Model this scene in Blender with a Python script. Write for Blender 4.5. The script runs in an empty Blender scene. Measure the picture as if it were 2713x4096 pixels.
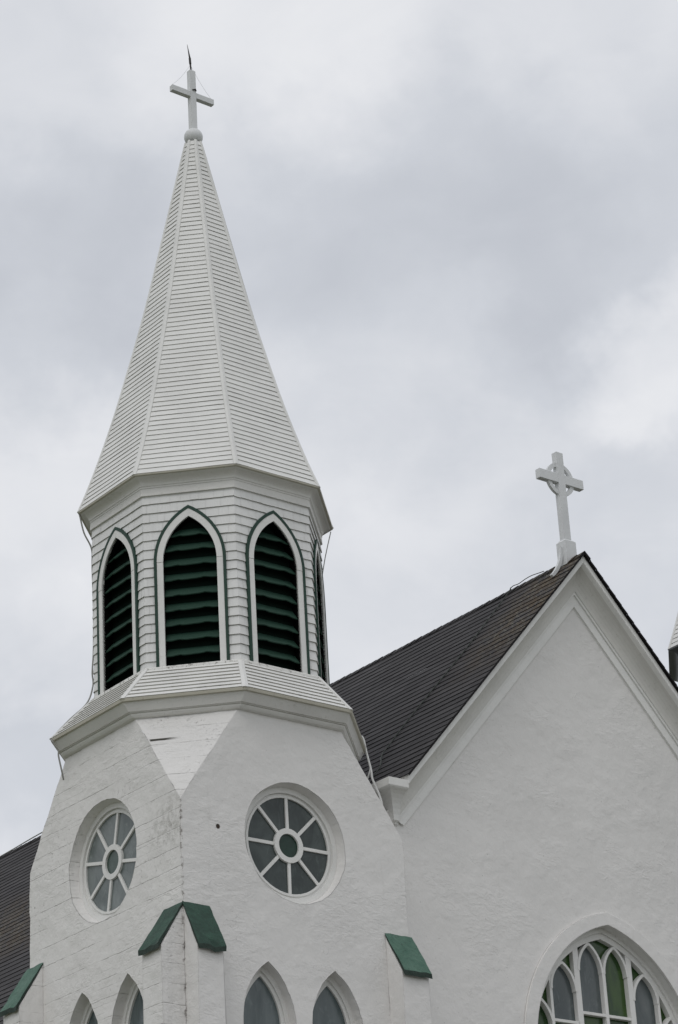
import bpy, bmesh, math, random
from mathutils import Vector, Matrix, noise
random.seed(7)
PI = math.pi
sc = bpy.context.scene
col = sc.collection
R = math.radians

# ------------------------------------------------------------------ camera
cam = bpy.data.cameras.new("camera")
cam_o = bpy.data.objects.new("camera", cam); col.objects.link(cam_o)
cam.sensor_fit = 'VERTICAL'; cam.sensor_height = 36.0; cam.sensor_width = 36.0
cam.lens = 10339.9 / 4096 * 36.0
cam.clip_start = 0.5; cam.clip_end = 6000
rr = Vector((0.79191884, -0.60825938, -0.053713)).normalized()
ff = Vector((0.5704178, 0.7055128, 0.42056537)).normalized()
uu = rr.cross(ff).normalized()
rr = ff.cross(uu)
m = Matrix((rr, uu, -ff)).transposed().to_4x4()
m.translation = Vector((-23.88434434, -33.3184192, 1.6))
cam_o.matrix_world = m
sc.camera = cam_o

# ------------------------------------------------------------------ light
SUN = Vector((-0.53, -0.33, 0.80)).normalized()
sun = bpy.data.lights.new("sun", 'SUN'); sun.energy = 0.52; sun.angle = R(25); sun.color = (1.0, 0.97, 0.93)
sun_o = bpy.data.objects.new("sun", sun); col.objects.link(sun_o)
sun_o.rotation_euler = SUN.to_track_quat('Z', 'Y').to_euler()
sun_o.location = (-30, -20, 60)
sc.view_settings.view_transform = 'Standard'; sc.view_settings.look = 'None'
sc.view_settings.exposure = 0.15; sc.view_settings.gamma = 1.0
try: sc.view_settings.use_curve_mapping = False
except Exception: pass

# ------------------------------------------------------------------ node helpers
class NT:
    def __init__(s, tree): s.t = tree; s.n = tree.nodes; s.l = tree.links
    def new(s, typ, **kw):
        nd = s.n.new(typ)
        for k, v in kw.items(): setattr(nd, k, v)
        return nd
    def put(s, sock, v):
        if isinstance(v, bpy.types.NodeSocket): s.l.new(v, sock)
        elif v is not None:
            if hasattr(sock.default_value, '__len__') and not hasattr(v, '__len__'): v = (v,) * len(sock.default_value)
            if hasattr(sock.default_value, '__len__') and len(sock.default_value) == 4 and len(v) == 3: v = (*v, 1)
            sock.default_value = v
    def math(s, op, a, b=None, c=None, clamp=False):
        nd = s.new('ShaderNodeMath', operation=op, use_clamp=clamp)
        s.put(nd.inputs[0], a)
        if b is not None: s.put(nd.inputs[1], b)
        if c is not None: s.put(nd.inputs[2], c)
        return nd.outputs[0]
    def vmath(s, op, a, b=None):
        nd = s.new('ShaderNodeVectorMath', operation=op)
        s.put(nd.inputs[0], a)
        if b is not None: s.put(nd.inputs[1], b)
        return nd.outputs['Value'] if op in ('DOT_PRODUCT', 'LENGTH', 'DISTANCE') else nd.outputs[0]
    def noise(s, vec, scale, detail=4, rough=0.5, dist=0.0):
        nd = s.new('ShaderNodeTexNoise'); s.put(nd.inputs['Vector'], vec)
        nd.inputs['Scale'].default_value = scale; nd.inputs['Detail'].default_value = detail
        nd.inputs['Roughness'].default_value = rough; nd.inputs['Distortion'].default_value = dist
        return nd.outputs['Fac']
    def step(s, v, a, b):
        nd = s.new('ShaderNodeMapRange', interpolation_type='SMOOTHSTEP')
        s.put(nd.inputs[0], v); nd.inputs[1].default_value = a; nd.inputs[2].default_value = b
        return nd.outputs[0]
    def mix(s, f, a, b):
        nd = s.new('ShaderNodeMix', data_type='RGBA')
        s.put(nd.inputs[0], f); s.put(nd.inputs[6], a); s.put(nd.inputs[7], b)
        return nd.outputs[2]
    def scale(s, vec, v):
        nd = s.new('ShaderNodeMapping'); s.put(nd.inputs['Vector'], vec); nd.inputs['Scale'].default_value = v
        return nd.outputs[0]
    def pos(s): return s.new('ShaderNodeNewGeometry').outputs['Position']
    def sep(s, v):
        nd = s.new('ShaderNodeSeparateXYZ'); s.put(nd.inputs[0], v); return nd.outputs
    def bump(s, h, dist, strength=1.0, normal=None):
        nd = s.new('ShaderNodeBump'); s.put(nd.inputs['Height'], h)
        nd.inputs['Distance'].default_value = dist; nd.inputs['Strength'].default_value = strength
        if normal is not None: s.put(nd.inputs['Normal'], normal)
        return nd.outputs[0]

def material(name):
    mt = bpy.data.materials.new(name); mt.use_nodes = True
    t = NT(mt.node_tree); b = mt.node_tree.nodes['Principled BSDF']
    return mt, t, b

# ------------------------------------------------------------------ sky
w = bpy.data.worlds.new("World"); sc.world = w; w.use_nodes = True
t = NT(w.node_tree); bg = w.node_tree.nodes['Background']
sky = t.new('ShaderNodeTexSky', sky_type='NISHITA'); sky.sun_disc = False
sky.sun_elevation = math.asin(SUN.z); sky.sun_rotation = math.atan2(SUN.x, SUN.y)
d = t.new('ShaderNodeTexCoord').outputs['Generated']
def cdir(px, py):                      # a compass direction of the sky (photo pixel of 2713 x 4096)
    v = ff * 10339.9 + rr * (px - 1356.5) - uu * (py - 2048)
    return v.normalized()
wob_ = t.new('ShaderNodeTexNoise'); t.put(wob_.inputs['Vector'], d); wob_.inputs['Scale'].default_value = 13.0; wob_.inputs['Detail'].default_value = 5; wob_.inputs['Roughness'].default_value = 0.58
d2 = t.vmath('NORMALIZE', t.vmath('ADD', d, t.vmath('MULTIPLY', t.vmath('SUBTRACT', wob_.outputs['Color'], (0.5, 0.5, 0.5)), (0.11, 0.11, 0.11))))
def blob(px, py, deg, amt):
    dp = t.vmath('DOT_PRODUCT', d2, tuple(cdir(px, py)))
    return t.math('MULTIPLY', t.step(dp, math.cos(R(deg)), 1.0), amt)
wd = t.new('ShaderNodeMapping'); t.put(wd.inputs['Vector'], d); wd.inputs['Scale'].default_value = (1.0, 1.0, 1.9)
wd.inputs['Rotation'].default_value = (0.0, 0.18, 0.0)
big = t.noise(wd.outputs[0], 5.5, 3, 0.5, 0.6)
mid = t.noise(wd.outputs[0], 17.0, 5, 0.55, 0.4)
v = t.math('ADD', t.math('MULTIPLY', t.math('SUBTRACT', big, 0.5), 0.55), t.math('MULTIPLY', t.math('SUBTRACT', mid, 0.5), 0.42))
v = t.math('ADD', v, 0.56)
for b_ in [(1700, 1050, 5.5, -0.34), (2500, 900, 4.5, -0.22), (700, 1000, 4.5, -0.15), (150, 1080, 4.2, -0.34), (1150, 0, 4.5, 0.22),
           (2650, 1420, 2.3, 0.34), (1800, 1750, 4.0, 0.20), (150, 1800, 4.0, 0.20), (150, 2950, 3.2, -0.26), (200, 2650, 2.0, 0.22), (1450, 2300, 3, 0.1),
           (2500, 1980, 2.5, -0.14)]:
    v = t.math('ADD', v, blob(*b_))
ramp = t.new('ShaderNodeValToRGB'); t.put(ramp.inputs[0], v)
e = ramp.color_ramp.elements
e[0].position = 0.0; e[0].color = (0.50, 0.520, 0.562, 1)
e[1].position = 1.0; e[1].color = (0.83, 0.832, 0.842, 1)
x = e.new(0.35); x.color = (0.585, 0.605, 0.645, 1)
x = e.new(0.7); x.color = (0.715, 0.725, 0.752, 1)
SKY_STRENGTH = 0.1
cl = t.vmath('MULTIPLY', ramp.outputs[0], (1 / SKY_STRENGTH,) * 3)
mx = t.mix(0.93, sky.outputs[0], cl)
t.put(bg.inputs['Color'], mx); bg.inputs['Strength'].default_value = SKY_STRENGTH

# ------------------------------------------------------------------ materials
M = {}
def stucco(name, boards, base=(0.775, 0.760, 0.738)):
    mt, t, b = material(name); p = t.pos(); X, Y, Z = t.sep(p)
    n1 = t.noise(p, 1.4, 4, 0.55, 0.3); n2 = t.noise(p, 6.0, 5, 0.55, 0.4); n3 = t.noise(p, 28.0, 4, 0.6)
    zone = t.step(t.noise(p, 0.75, 3, 0.55), 0.44, 0.62)              # where the trowel left more relief
    trowel = t.noise(t.scale(p, (2.0, 2.0, 4.2)), 2.6, 5, 0.6, 0.8)
    h = t.math('ADD', t.math('MULTIPLY', n1, 1.3), t.math('MULTIPLY', n2, 0.40))
    h = t.math('ADD', h, t.math('MULTIPLY', n3, 0.07))
    h = t.math('ADD', h, t.math('MULTIPLY', t.math('MULTIPLY', trowel, zone), 0.62))
    rg = t.math('ABSOLUTE', t.math('SUBTRACT', t.noise(t.scale(p, (1, 1, 1.5)), 2.7, 3, 0.55, 0.8), 0.5))
    crest = t.math('MULTIPLY', t.math('SUBTRACT', 1.0, t.step(rg, 0.0, 0.03)), t.step(t.noise(p, 1.6, 2), 0.54, 0.66))
    h = t.math('ADD', h, t.math('MULTIPLY', crest, 0.05))
    tint = t.mix(t.step(t.noise(p, 0.6, 4, 0.6), 0.35, 0.7), base, tuple(c * 0.955 for c in base))
    c = t.mix(t.math('MULTIPLY', t.step(t.noise(p, 2.1, 6, 0.65), 0.5, 0.8), 0.10), tint, (0.52, 0.52, 0.48))
    pit = t.math('MULTIPLY', t.step(t.noise(p, 21.0, 2, 0.5), 0.755, 0.79), 0.55)
    c = t.mix(pit, c, (0.22, 0.21, 0.19)); h = t.math('SUBTRACT', h, t.math('MULTIPLY', pit, 0.3))
    ck = t.math('ABSOLUTE', t.math('SUBTRACT', t.noise(t.scale(p, (1, 1, 1.6)), 0.5, 6, 0.6, 0.4), 0.5))
    ck = t.math('MULTIPLY', t.math('SUBTRACT', 1.0, t.step(ck, 0.0, 0.003)), t.step(t.noise(p, 0.8, 2), 0.56, 0.64))
    c = t.mix(t.math('MULTIPLY', ck, 0.30), c, (0.25, 0.24, 0.22))
    if boards:
        wob = t.math('MULTIPLY', t.math('SUBTRACT', t.noise(p, 1.7, 6, 0.7), 0.5), 0.050)
        zz = t.math('ADD', Z, wob)
        for pitch_, off, wd_, lo_, hi_, sc_, st_ in ((0.31, 0.3, 0.030, 0.40, 0.54, 0.8, 0.52), (0.13, 0.1, 0.07, 0.48, 0.64, 1.1, 0.26)):
            fr = t.math('FRACT', t.math('ADD', t.math('MULTIPLY', zz, 1 / pitch_), off))
            ln = t.math('SUBTRACT', 1.0, t.step(t.math('ABSOLUTE', t.math('SUBTRACT', fr, 0.5)), wd_ * 0.25, wd_))
            pat = t.step(t.noise(t.scale(p, (1, 1, 3.2)), sc_, 5, 0.7), lo_, hi_)
            brk = t.step(t.noise(t.scale(p, (1, 1, 1.5)), 5.0, 5, 0.7), 0.40, 0.60)
            ln = t.math('MULTIPLY', ln, pat)
            h = t.math('SUBTRACT', h, t.math('MULTIPLY', ln, 0.35 * st_))
            c = t.mix(t.math('MULTIPLY', t.math('MULTIPLY', ln, brk), st_), c, (0.16, 0.15, 0.13))
        crumb = t.math('MULTIPLY', t.step(t.noise(t.scale(p, (1, 1, 1.8)), 15.0, 5, 0.7), 0.58, 0.70), t.step(t.noise(p, 1.0, 3), 0.48, 0.62))
        c = t.mix(t.math('MULTIPLY', crumb, 0.28), c, (0.34, 0.33, 0.30)); h = t.math('SUBTRACT', h, t.math('MULTIPLY', crumb, 0.35))
        dp = t.vmath('DISTANCE', t.vmath('MULTIPLY', p, (1.0, 1.0, 1.25)), (-2.2, -1.95, 14.15 * 1.25))
        gr = t.math('MULTIPLY', t.math('SUBTRACT', 1.0, t.step(dp, 0.15, 0.85)), t.step(t.noise(p, 9.0, 6, 0.75), 0.40, 0.66))
        c = t.mix(t.math('MULTIPLY', gr, 0.55), c, (0.30, 0.29, 0.26))
        cr_ = t.math('MULTIPLY', t.math('SUBTRACT', 1.0, t.step(t.math('ABSOLUTE', t.math('SUBTRACT', t.math('ADD', Z, t.math('MULTIPLY', wob, 0.5)), 15.66)), 0.010, 0.028)), t.step(X, -2.19, -2.17))
        cr_ = t.math('MULTIPLY', cr_, t.math('MULTIPLY', t.math('SUBTRACT', 1.0, t.step(X, -2.02, -1.82)), t.step(Y, -1.0, -1.3)))
        c = t.mix(cr_, c, (0.05, 0.045, 0.035)); h = t.math('SUBTRACT', h, cr_)
    else:
        dd = t.vmath('DISTANCE', t.vmath('ADD', p, t.vmath('MULTIPLY', t.new('ShaderNodeTexNoise').outputs['Color'], (0.02,) * 3)), (-1.49, -2.19, 14.12))
        hole = t.math('SUBTRACT', 1.0, t.step(dd, 0.028, 0.045))
        c = t.mix(hole, c, (0.05, 0.035, 0.025)); h = t.math('SUBTRACT', h, t.math('MULTIPLY', hole, 2.0))
    drip = t.math('MULTIPLY', t.step(t.noise(t.scale(p, (5.0, 5.0, 0.35)), 1.7, 4, 0.6), 0.56, 0.75), t.step(t.noise(p, 0.7, 3), 0.5, 0.68))
    c = t.mix(t.math('MULTIPLY', drip, 0.16), c, (0.42, 0.41, 0.37))
    # dirt lodged in the chipped arris of the near corner
    ar = t.vmath('DISTANCE', t.vmath('MULTIPLY', p, (1, 1, 0)), (-2.2, -2.2, 0))
    ar = t.math('MULTIPLY', t.math('SUBTRACT', 1.0, t.step(ar, 0.008, 0.05)), t.step(t.noise(t.scale(p, (1, 1, 1.0)), 11.0, 5, 0.7), 0.50, 0.60))
    c = t.mix(t.math('MULTIPLY', ar, 0.75), c, (0.14, 0.12, 0.10))
    bev = t.new('ShaderNodeBevel', samples=4); bev.inputs['Radius'].default_value = 0.025
    t.put(b.inputs['Base Color'], c); b.inputs['Roughness'].default_value = 0.75
    b.inputs['Specular IOR Level'].default_value = 0.25
    t.put(b.inputs['Normal'], t.bump(h, 0.045 if boards else 0.036, 0.7, bev.outputs[0]))
    return mt
M['stucco'] = stucco('trowelled_white_stucco', False)
M['boarded'] = stucco('board_marked_white_concrete', True)

def painted_wood(name, base, dirt=(0.25, 0.24, 0.19), amt=0.25, grain=(3, 3, 3), rough=0.5, peel=0.0, bevel=0.006):
    mt, t, b = material(name); p = t.pos()
    n1 = t.noise(p, 1.3, 5, 0.6); n2 = t.noise(t.scale(p, grain), 6.0, 5, 0.65, 0.3)
    c = t.mix(t.step(n1, 0.35, 0.7), base, tuple(x * 0.92 for x in base))
    c = t.mix(t.math('MULTIPLY', t.step(n2, 0.56, 0.78), amt), c, dirt)
    spk = t.step(t.noise(p, 42.0, 2, 0.5), 0.70, 0.76)
    c = t.mix(t.math('MULTIPLY', spk, 0.25 + peel), c, (0.22, 0.21, 0.19))
    if peel:
        pl = t.step(t.noise(p, 11.0, 6, 0.75, 0.4), 0.54, 0.60)
        c = t.mix(t.math('MULTIPLY', pl, peel), c, (0.24, 0.23, 0.21))
    bev = t.new('ShaderNodeBevel', samples=2); bev.inputs['Radius'].default_value = bevel
    h = t.math('ADD', n2, t.math('MULTIPLY', t.noise(p, 35.0, 3), 0.3))
    t.put(b.inputs['Base Color'], c); b.inputs['Roughness'].default_value = rough
    b.inputs['Specular IOR Level'].default_value = 0.3
    t.put(b.inputs['Normal'], t.bump(h, 0.008, 0.6, bev.outputs[0]))
    return mt
M['wood'] = painted_wood('white_painted_wood', (0.74, 0.73, 0.70), amt=0.30)
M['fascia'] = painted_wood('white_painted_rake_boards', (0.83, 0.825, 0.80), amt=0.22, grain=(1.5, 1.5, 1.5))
M['soffit'] = painted_wood('darker_white_soffit', (0.66, 0.65, 0.615), amt=0.35, grain=(2, 2, 2))  # cove faces get a darker white than the rake boards
M['slate'] = painted_wood('weathered_slate_grey_eave', (0.14, 0.145, 0.15), dirt=(0.05, 0.05, 0.05), amt=0.4)
M['trim'] = painted_wood('white_painted_trim', (0.77, 0.765, 0.74), amt=0.15)
M['cross'] = painted_wood('white_painted_cross', (0.70, 0.71, 0.715), amt=0.2)
M['siding'] = painted_wood('white_lap_siding', (0.79, 0.785, 0.76), dirt=(0.32, 0.31, 0.25), amt=0.22, grain=(1, 1, 6))
M['shingle_wall'] = painted_wood('white_painted_shingles', (0.76, 0.76, 0.745), amt=0.18, grain=(5, 5, 1))
M['lip'] = painted_wood('lap_shade_and_mildew', (0.45, 0.44, 0.40), dirt=(0.03, 0.03, 0.025), amt=0.9, grain=(1, 1, 1))  # lap shadow painted into the edge colour, with mildew specks
M['peeling'] = painted_wood('peeling_white_sill', (0.74, 0.735, 0.70), amt=0.4, peel=0.85)
M['edge'] = painted_wood('weathered_drip_edge', (0.50, 0.48, 0.40), dirt=(0.16, 0.14, 0.08), amt=0.6)
M['green'] = painted_wood('dark_green_paint', (0.018, 0.052, 0.036), dirt=(0.05, 0.08, 0.06), amt=0.3, rough=0.55)
M['slat_green'] = painted_wood('green_louver_paint', (0.018, 0.053, 0.036), dirt=(0.008, 0.02, 0.014), amt=0.3, rough=0.6)
def cap_paint(name, base, light):
    mt, t, b = material(name); p = t.pos()
    n = t.noise(p, 4.0, 6, 0.7, 0.4); n2 = t.noise(p, 22.0, 5, 0.7)
    c = t.mix(t.step(n, 0.3, 0.75), base, light)
    c = t.mix(t.math('MULTIPLY', t.step(n2, 0.54, 0.70), 0.75), c, (0.008, 0.016, 0.010))
    t.put(b.inputs['Base Color'], c); b.inputs['Roughness'].default_value = 0.7
    t.put(b.inputs['Normal'], t.bump(t.math('ADD', n, t.math('MULTIPLY', n2, 0.5)), 0.03, 0.7))
    return mt
M['cap_dark'] = cap_paint('green_cap_paint', (0.012, 0.042, 0.028), (0.030, 0.088, 0.058))
M['cap_faded'] = cap_paint('faded_green_cap_paint', (0.045, 0.118, 0.082), (0.09, 0.175, 0.13))
M['cap_edge'] = cap_paint('dark_cap_edge', (0.012, 0.03, 0.02), (0.02, 0.04, 0.03))  # darker green on the cap edges and underside
def plain(name, c, rough=0.6, spec=0.3, metal=0.0):
    mt, t, b = material(name); p = t.pos()
    n = t.noise(p, 9.0, 4, 0.6)
    t.put(b.inputs['Base Color'], t.mix(n, tuple(x * 0.8 for x in c), tuple(x * 1.15 for x in c)))
    b.inputs['Roughness'].default_value = rough; b.inputs['Specular IOR Level'].default_value = spec; b.inputs['Metallic'].default_value = metal
    return mt
M['backing'] = plain('unlit_interior_green', (0.006, 0.013, 0.010), 0.9, 0.05)  # darkness behind the louvres put into the colour
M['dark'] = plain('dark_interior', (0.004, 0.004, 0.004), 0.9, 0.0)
M['cable'] = plain('grey_cable_sheath', (0.33, 0.33, 0.31))
M['cable_white'] = plain('white_painted_cable', (0.62, 0.62, 0.60))
M['cable_dark'] = plain('weathered_green_grey_cable', (0.05, 0.058, 0.05))
M['iron'] = plain('dark_iron', (0.022, 0.02, 0.018), 0.5, 0.4)
M['wire'] = plain('thin_steel_wire', (0.45, 0.45, 0.47), 0.4, 0.5)
M['rust'] = plain('rust_stained_collar', (0.32, 0.24, 0.15))
def glass(name, c1, c2, ior=1.5, rough=0.12, scale=2.0, streak=(1, 1, 1)):
    mt, t, b = material(name); p = t.pos()
    n = t.noise(t.scale(p, streak), scale, 5, 0.6, 0.8); n2 = t.noise(p, 14.0, 4, 0.6)
    c = t.mix(t.step(n, 0.3, 0.7), c1, c2)
    rnd_ = t.new('ShaderNodeObjectInfo').outputs['Random']          # every pane is its own sheet of old glass
    c = t.mix(t.math('MULTIPLY', rnd_, 0.55), c, c1)
    n3 = t.math('MULTIPLY', t.step(t.noise(t.scale(p, (1.0, 1.0, 0.5)), 5.5, 5, 0.7, 1.2), 0.52, 0.74), 0.35)
    c = t.mix(n3, c, tuple(min(1.0, x * 1.7) for x in c2))  # paler streaks paint blurred reflections and curtain into the pane colour
    t.put(b.inputs['Base Color'], c); b.inputs['Roughness'].default_value = rough
    b.inputs['IOR'].default_value = ior
    t.put(b.inputs['Normal'], t.bump(t.math('ADD', n, t.math('MULTIPLY', n2, 0.15)), 0.01, 0.5))
    return mt
M['glass_front'] = glass('dusty_grey_glass', (0.024, 0.034, 0.032), (0.078, 0.098, 0.092), 1.45, 0.25, 2.2, (1, 1, 0.6))
M['glass_side'] = glass('sky_lit_grey_glass', (0.085, 0.108, 0.104), (0.20, 0.225, 0.22), 1.5, 0.25, 2.2, (1, 1, 0.6))  # bright sky reflection on the side rose put into a paler base colour
M['glass_hub'] = glass('dark_green_glass', (0.008, 0.028, 0.018), (0.014, 0.045, 0.03), 1.4, 0.3, 6)
M['glass_hub_side'] = glass('sky_lit_green_glass', (0.035, 0.065, 0.050), (0.055, 0.085, 0.07), 1.5, 0.25, 6)  # side hub paler as well, sky reflection put into the colour
M['glass_lancet'] = glass('grey_storm_glass', (0.06, 0.082, 0.084), (0.15, 0.178, 0.18), 1.5, 0.15, 2.0, (1, 1, 0.3))
M['glass_green'] = glass('green_stained_glass', (0.008, 0.034, 0.010), (0.042, 0.088, 0.016), 1.45, 0.2, 3.0, (1, 1, 0.35))
M['glass_grey'] = glass('grey_leaded_glass', (0.066, 0.082, 0.084), (0.125, 0.142, 0.142), 1.45, 0.2, 1.5, (1, 1, 0.4))

# roof shingles (uv: u along the eave in metres, v down the slope in metres)
mt, t, b = material('dark_asphalt_shingles'); M['roof'] = mt
uv = t.new('ShaderNodeUVMap').outputs[0]; p = t.pos(); X, Y, Z = t.sep(p)
br = t.new('ShaderNodeTexBrick'); t.put(br.inputs['Vector'], uv); br.offset = 0.37; br.offset_frequency = 1
br.inputs['Scale'].default_value = 1.0; br.inputs['Brick Width'].default_value = 0.62; br.inputs['Row Height'].default_value = 0.205
br.inputs['Mortar Size'].default_value = 0.012; br.inputs['Bias'].default_value = 0.0
br.inputs['Color1'].default_value = (0.038, 0.036, 0.038, 1); br.inputs['Color2'].default_value = (0.068, 0.065, 0.067, 1); br.inputs['Mortar'].default_value = (0.012, 0.012, 0.013, 1)
c = br.outputs['Color']
c = t.mix(t.math('MULTIPLY', t.step(t.noise(p, 0.9, 4, 0.6), 0.45, 0.7), 0.35), c, (0.056, 0.053, 0.054))
c = t.mix(t.math('MULTIPLY', t.noise(p, 60.0, 3), 0.35), c, (0.075, 0.072, 0.074))
near = t.math('MULTIPLY', t.step(Y, 0.5, -1.3), t.step(Z, 17.6, 19.8))
far_ = t.math('MULTIPLY', t.math('MULTIPLY', t.step(Z, 15.6, 16.6), t.step(Z, 18.9, 17.6)), t.step(Y, 8.0, 10.0))
patch = t.math('MAXIMUM', near, t.math('MULTIPLY', far_, 0.6))
moss = t.math('MULTIPLY', patch, t.step(t.noise(p, 3.0, 5, 0.7, 0.5), 0.36, 0.60))
c = t.mix(t.math('MULTIPLY', moss, 0.8), c, (0.085, 0.060, 0.034))
lich = t.math('MULTIPLY', t.step(t.math('ADD', patch, t.math('MULTIPLY', t.noise(p, 2.0, 3), 0.15)), 0.18, 0.9), t.step(t.noise(p, 17.0, 3, 0.6), 0.575, 0.63))
c = t.mix(t.math('MULTIPLY', lich, 0.75), c, (0.24, 0.23, 0.18))
sp = t.step(t.noise(p, 9.0, 2, 0.4), 0.80, 0.82)
c = t.mix(t.math('MULTIPLY', sp, 0.7), c, (0.3, 0.3, 0.28))
t.put(b.inputs['Base Color'], c); b.inputs['Roughness'].default_value = 0.85; b.inputs['Specular IOR Level'].default_value = 0.25
t.put(b.inputs['Normal'], t.bump(t.math('ADD', t.noise(p, 70.0, 3), t.noise(p, 5.0, 3)), 0.012, 0.6))
M['roof_edge'] = plain('shingle_butt_edge', (0.022, 0.021, 0.022), 0.9, 0.1)
mt, t, b = material('grass_ground'); M['ground'] = mt
p = t.pos(); n = t.noise(p, 0.2, 6, 0.6); n2 = t.noise(p, 6.0, 5, 0.7)
c = t.mix(n, (0.07, 0.10, 0.035), (0.12, 0.13, 0.06)); c = t.mix(t.math('MULTIPLY', n2, 0.5), c, (0.16, 0.15, 0.09))
t.put(b.inputs['Base Color'], c); b.inputs['Roughness'].default_value = 0.9
t.put(b.inputs['Normal'], t.bump(n2, 0.1, 0.6))
M['gravel'] = plain('pale_gravel', (0.20, 0.195, 0.185), 0.9, 0.1)

# ------------------------------------------------------------------ mesh builder
WORLD = {}
class MB:
    def __init__(s): s.v = []; s.f = []; s.m = []; s.uv = []; s.nr = {}
    def V(s, p): s.v.append(Vector(p)); return len(s.v) - 1
    def F(s, pts, mi=0, uv=None, nr=None):
        if nr is not None: s.nr[len(s.f)] = Vector(nr).normalized()
        s.f.append([s.V(p) for p in pts]); s.m.append(mi); s.uv.append(uv)
    def prism(s, loop, off, mi=0, caps=True):          # loop of 3-D points pushed by the vector off
        off = Vector(off); n = len(loop); a = [Vector(p) for p in loop]; b = [p + off for p in a]
        if caps: s.F(a[::-1], mi); s.F(b, mi)
        for i in range(n):
            j = (i + 1) % n; s.F([a[i], a[j], b[j], b[i]], mi)
    def box(s, x0, x1, y0, y1, z0, z1, mi=0):
        s.prism([(x0, y0, z0), (x1, y0, z0), (x1, y1, z0), (x0, y1, z0)], (0, 0, z1 - z0), mi)
    def tube(s, pts, r, mi=0, seg=8, taper=None):
        pts = [Vector(p) for p in pts]; rings = []
        for i, p in enumerate(pts):
            d = (pts[min(i + 1, len(pts) - 1)] - pts[max(i - 1, 0)]).normalized()
            a = d.cross(Vector((0.31, 0.77, 0.55))).normalized(); b = d.cross(a)
            q = r if taper is None else r + (taper - r) * i / (len(pts) - 1)
            rings.append([p + (a * math.cos(2 * PI * k / seg) + b * math.sin(2 * PI * k / seg)) * q for k in range(seg)])
        for A, B in zip(rings, rings[1:]):
            for k in range(seg):
                l = (k + 1) % seg; s.F([A[k], A[l], B[l], B[k]], mi)
        s.F(rings[0][::-1], mi); s.F(rings[-1], mi)
    def build(s, name, mats, parent=None, smooth=False, merge=True, bevel=0.0):
        if not isinstance(mats, (list, tuple)): mats = [mats]
        lo = Vector((min(p.x for p in s.v), min(p.y for p in s.v), min(p.z for p in s.v)))
        hi = Vector((max(p.x for p in s.v), max(p.y for p in s.v), max(p.z for p in s.v)))
        o0 = Vector(((lo.x + hi.x) / 2, (lo.y + hi.y) / 2, lo.z))
        me = bpy.data.meshes.new(name); me.from_pydata([p - o0 for p in s.v], [], s.f)
        ul = me.uv_layers.new(name='UVMap')
        for poly, mi, uv in zip(me.polygons, s.m, s.uv):
            poly.material_index = mi; poly.use_smooth = smooth
            if uv:
                for li, q in zip(poly.loop_indices, uv): ul.data[li].uv = q
        for q in mats: me.materials.append(q)
        bm = bmesh.new(); bm.from_mesh(me)
        if merge: bmesh.ops.remove_doubles(bm, verts=bm.verts, dist=1e-5)
        bmesh.ops.recalc_face_normals(bm, faces=bm.faces) if merge else None
        if bevel: bmesh.ops.bevel(bm, geom=bm.edges[:], offset=bevel, segments=2, affect='EDGES', profile=0.6)
        bm.to_mesh(me); bm.free()
        if s.nr and not merge:                     # plastered flat: shade the hand-roughened facets as one plane
            ln = []
            for poly in me.polygons:
                nv = s.nr.get(poly.index); pn = poly.normal
                if nv is None: ln += [pn.copy()] * poly.loop_total
                else: ln += [nv if nv.dot(pn) >= 0 else -nv] * poly.loop_total
                poly.use_smooth = nv is not None
            me.normals_split_custom_set(ln)
        ob = bpy.data.objects.new(name, me); col.objects.link(ob)
        place(ob, o0, parent); return ob
def place(ob, world, parent):
    world = Vector(world); WORLD[ob] = world
    if parent is not None:
        ob.parent = parent; ob.location = world - WORLD[parent]
    else: ob.location = world
def tag(o, label=None, cat=None, group=None, kind=None):
    for k, v in (('label', label), ('category', cat), ('group', group), ('kind', kind)):
        if v: o[k] = v
    return o
def empty(name, loc, parent=None):
    o = bpy.data.objects.new(name, None); col.objects.link(o); o.empty_display_size = 0.3
    place(o, loc, parent); return o
def copy_tree(o, delta, parent):
    c = o.copy(); col.objects.link(c)
    place(c, WORLD[o] + Vector(delta), parent)
    for ch in [k for k in WORLD if k.parent == o]: copy_tree(ch, delta, c)
    return c
def jit(p, a=0.006, k=3.1):
    return Vector(p) + noise.noise_vector(Vector(p) * k) * a + noise.noise_vector(Vector(p) * k * 4.3) * a * 0.6

def filled(mb, loops, fn, mi=0, rough=0.0, sub=0.15, want=None):
    """flat sheet with holes; loops are lists of 2-D points, the first one the outline; fn maps 2-D to 3-D"""
    bm = bmesh.new()
    for li, lp in enumerate(loops):
        pts = []
        for i, p in enumerate(lp):
            q = lp[(i + 1) % len(lp)]; n = max(1, int(math.hypot(q[0] - p[0], q[1] - p[1]) / sub))
            for k in range(n): pts.append((p[0] + (q[0] - p[0]) * k / n, p[1] + (q[1] - p[1]) * k / n))
        vs = [bm.verts.new(jit(fn(*p), rough) if rough else Vector(fn(*p))) for p in pts]
        for i in range(len(vs)): bm.edges.new((vs[i], vs[(i + 1) % len(vs)]))
    bmesh.ops.triangle_fill(bm, use_beauty=True, edges=bm.edges[:])
    o_ = Vector(fn(0, 0)); nr = (Vector(fn(1, 0)) - o_).cross(Vector(fn(0, 1)) - o_)
    for f in bm.faces: mb.F([v.co.copy() for v in f.verts], mi, nr=nr)
    bm.free()
def arch(hw, zs, za, zb, n=14):
    """pointed arch outline: up the right leg, over the point, down the left one"""
    h = za - zs; r = (h * h + hw * hw) / (2 * hw); c = r - hw
    a1 = math.atan2(h, c); right = [(-c + r * math.cos(a1 * k / n), zs + r * math.sin(a1 * k / n)) for k in range(n + 1)]
    right[-1] = (0.0, za)
    left = [(-x, z) for x, z in right[-2::-1]]
    return [(hw, zb)] + right + left + [(-hw, zb)]
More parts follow.
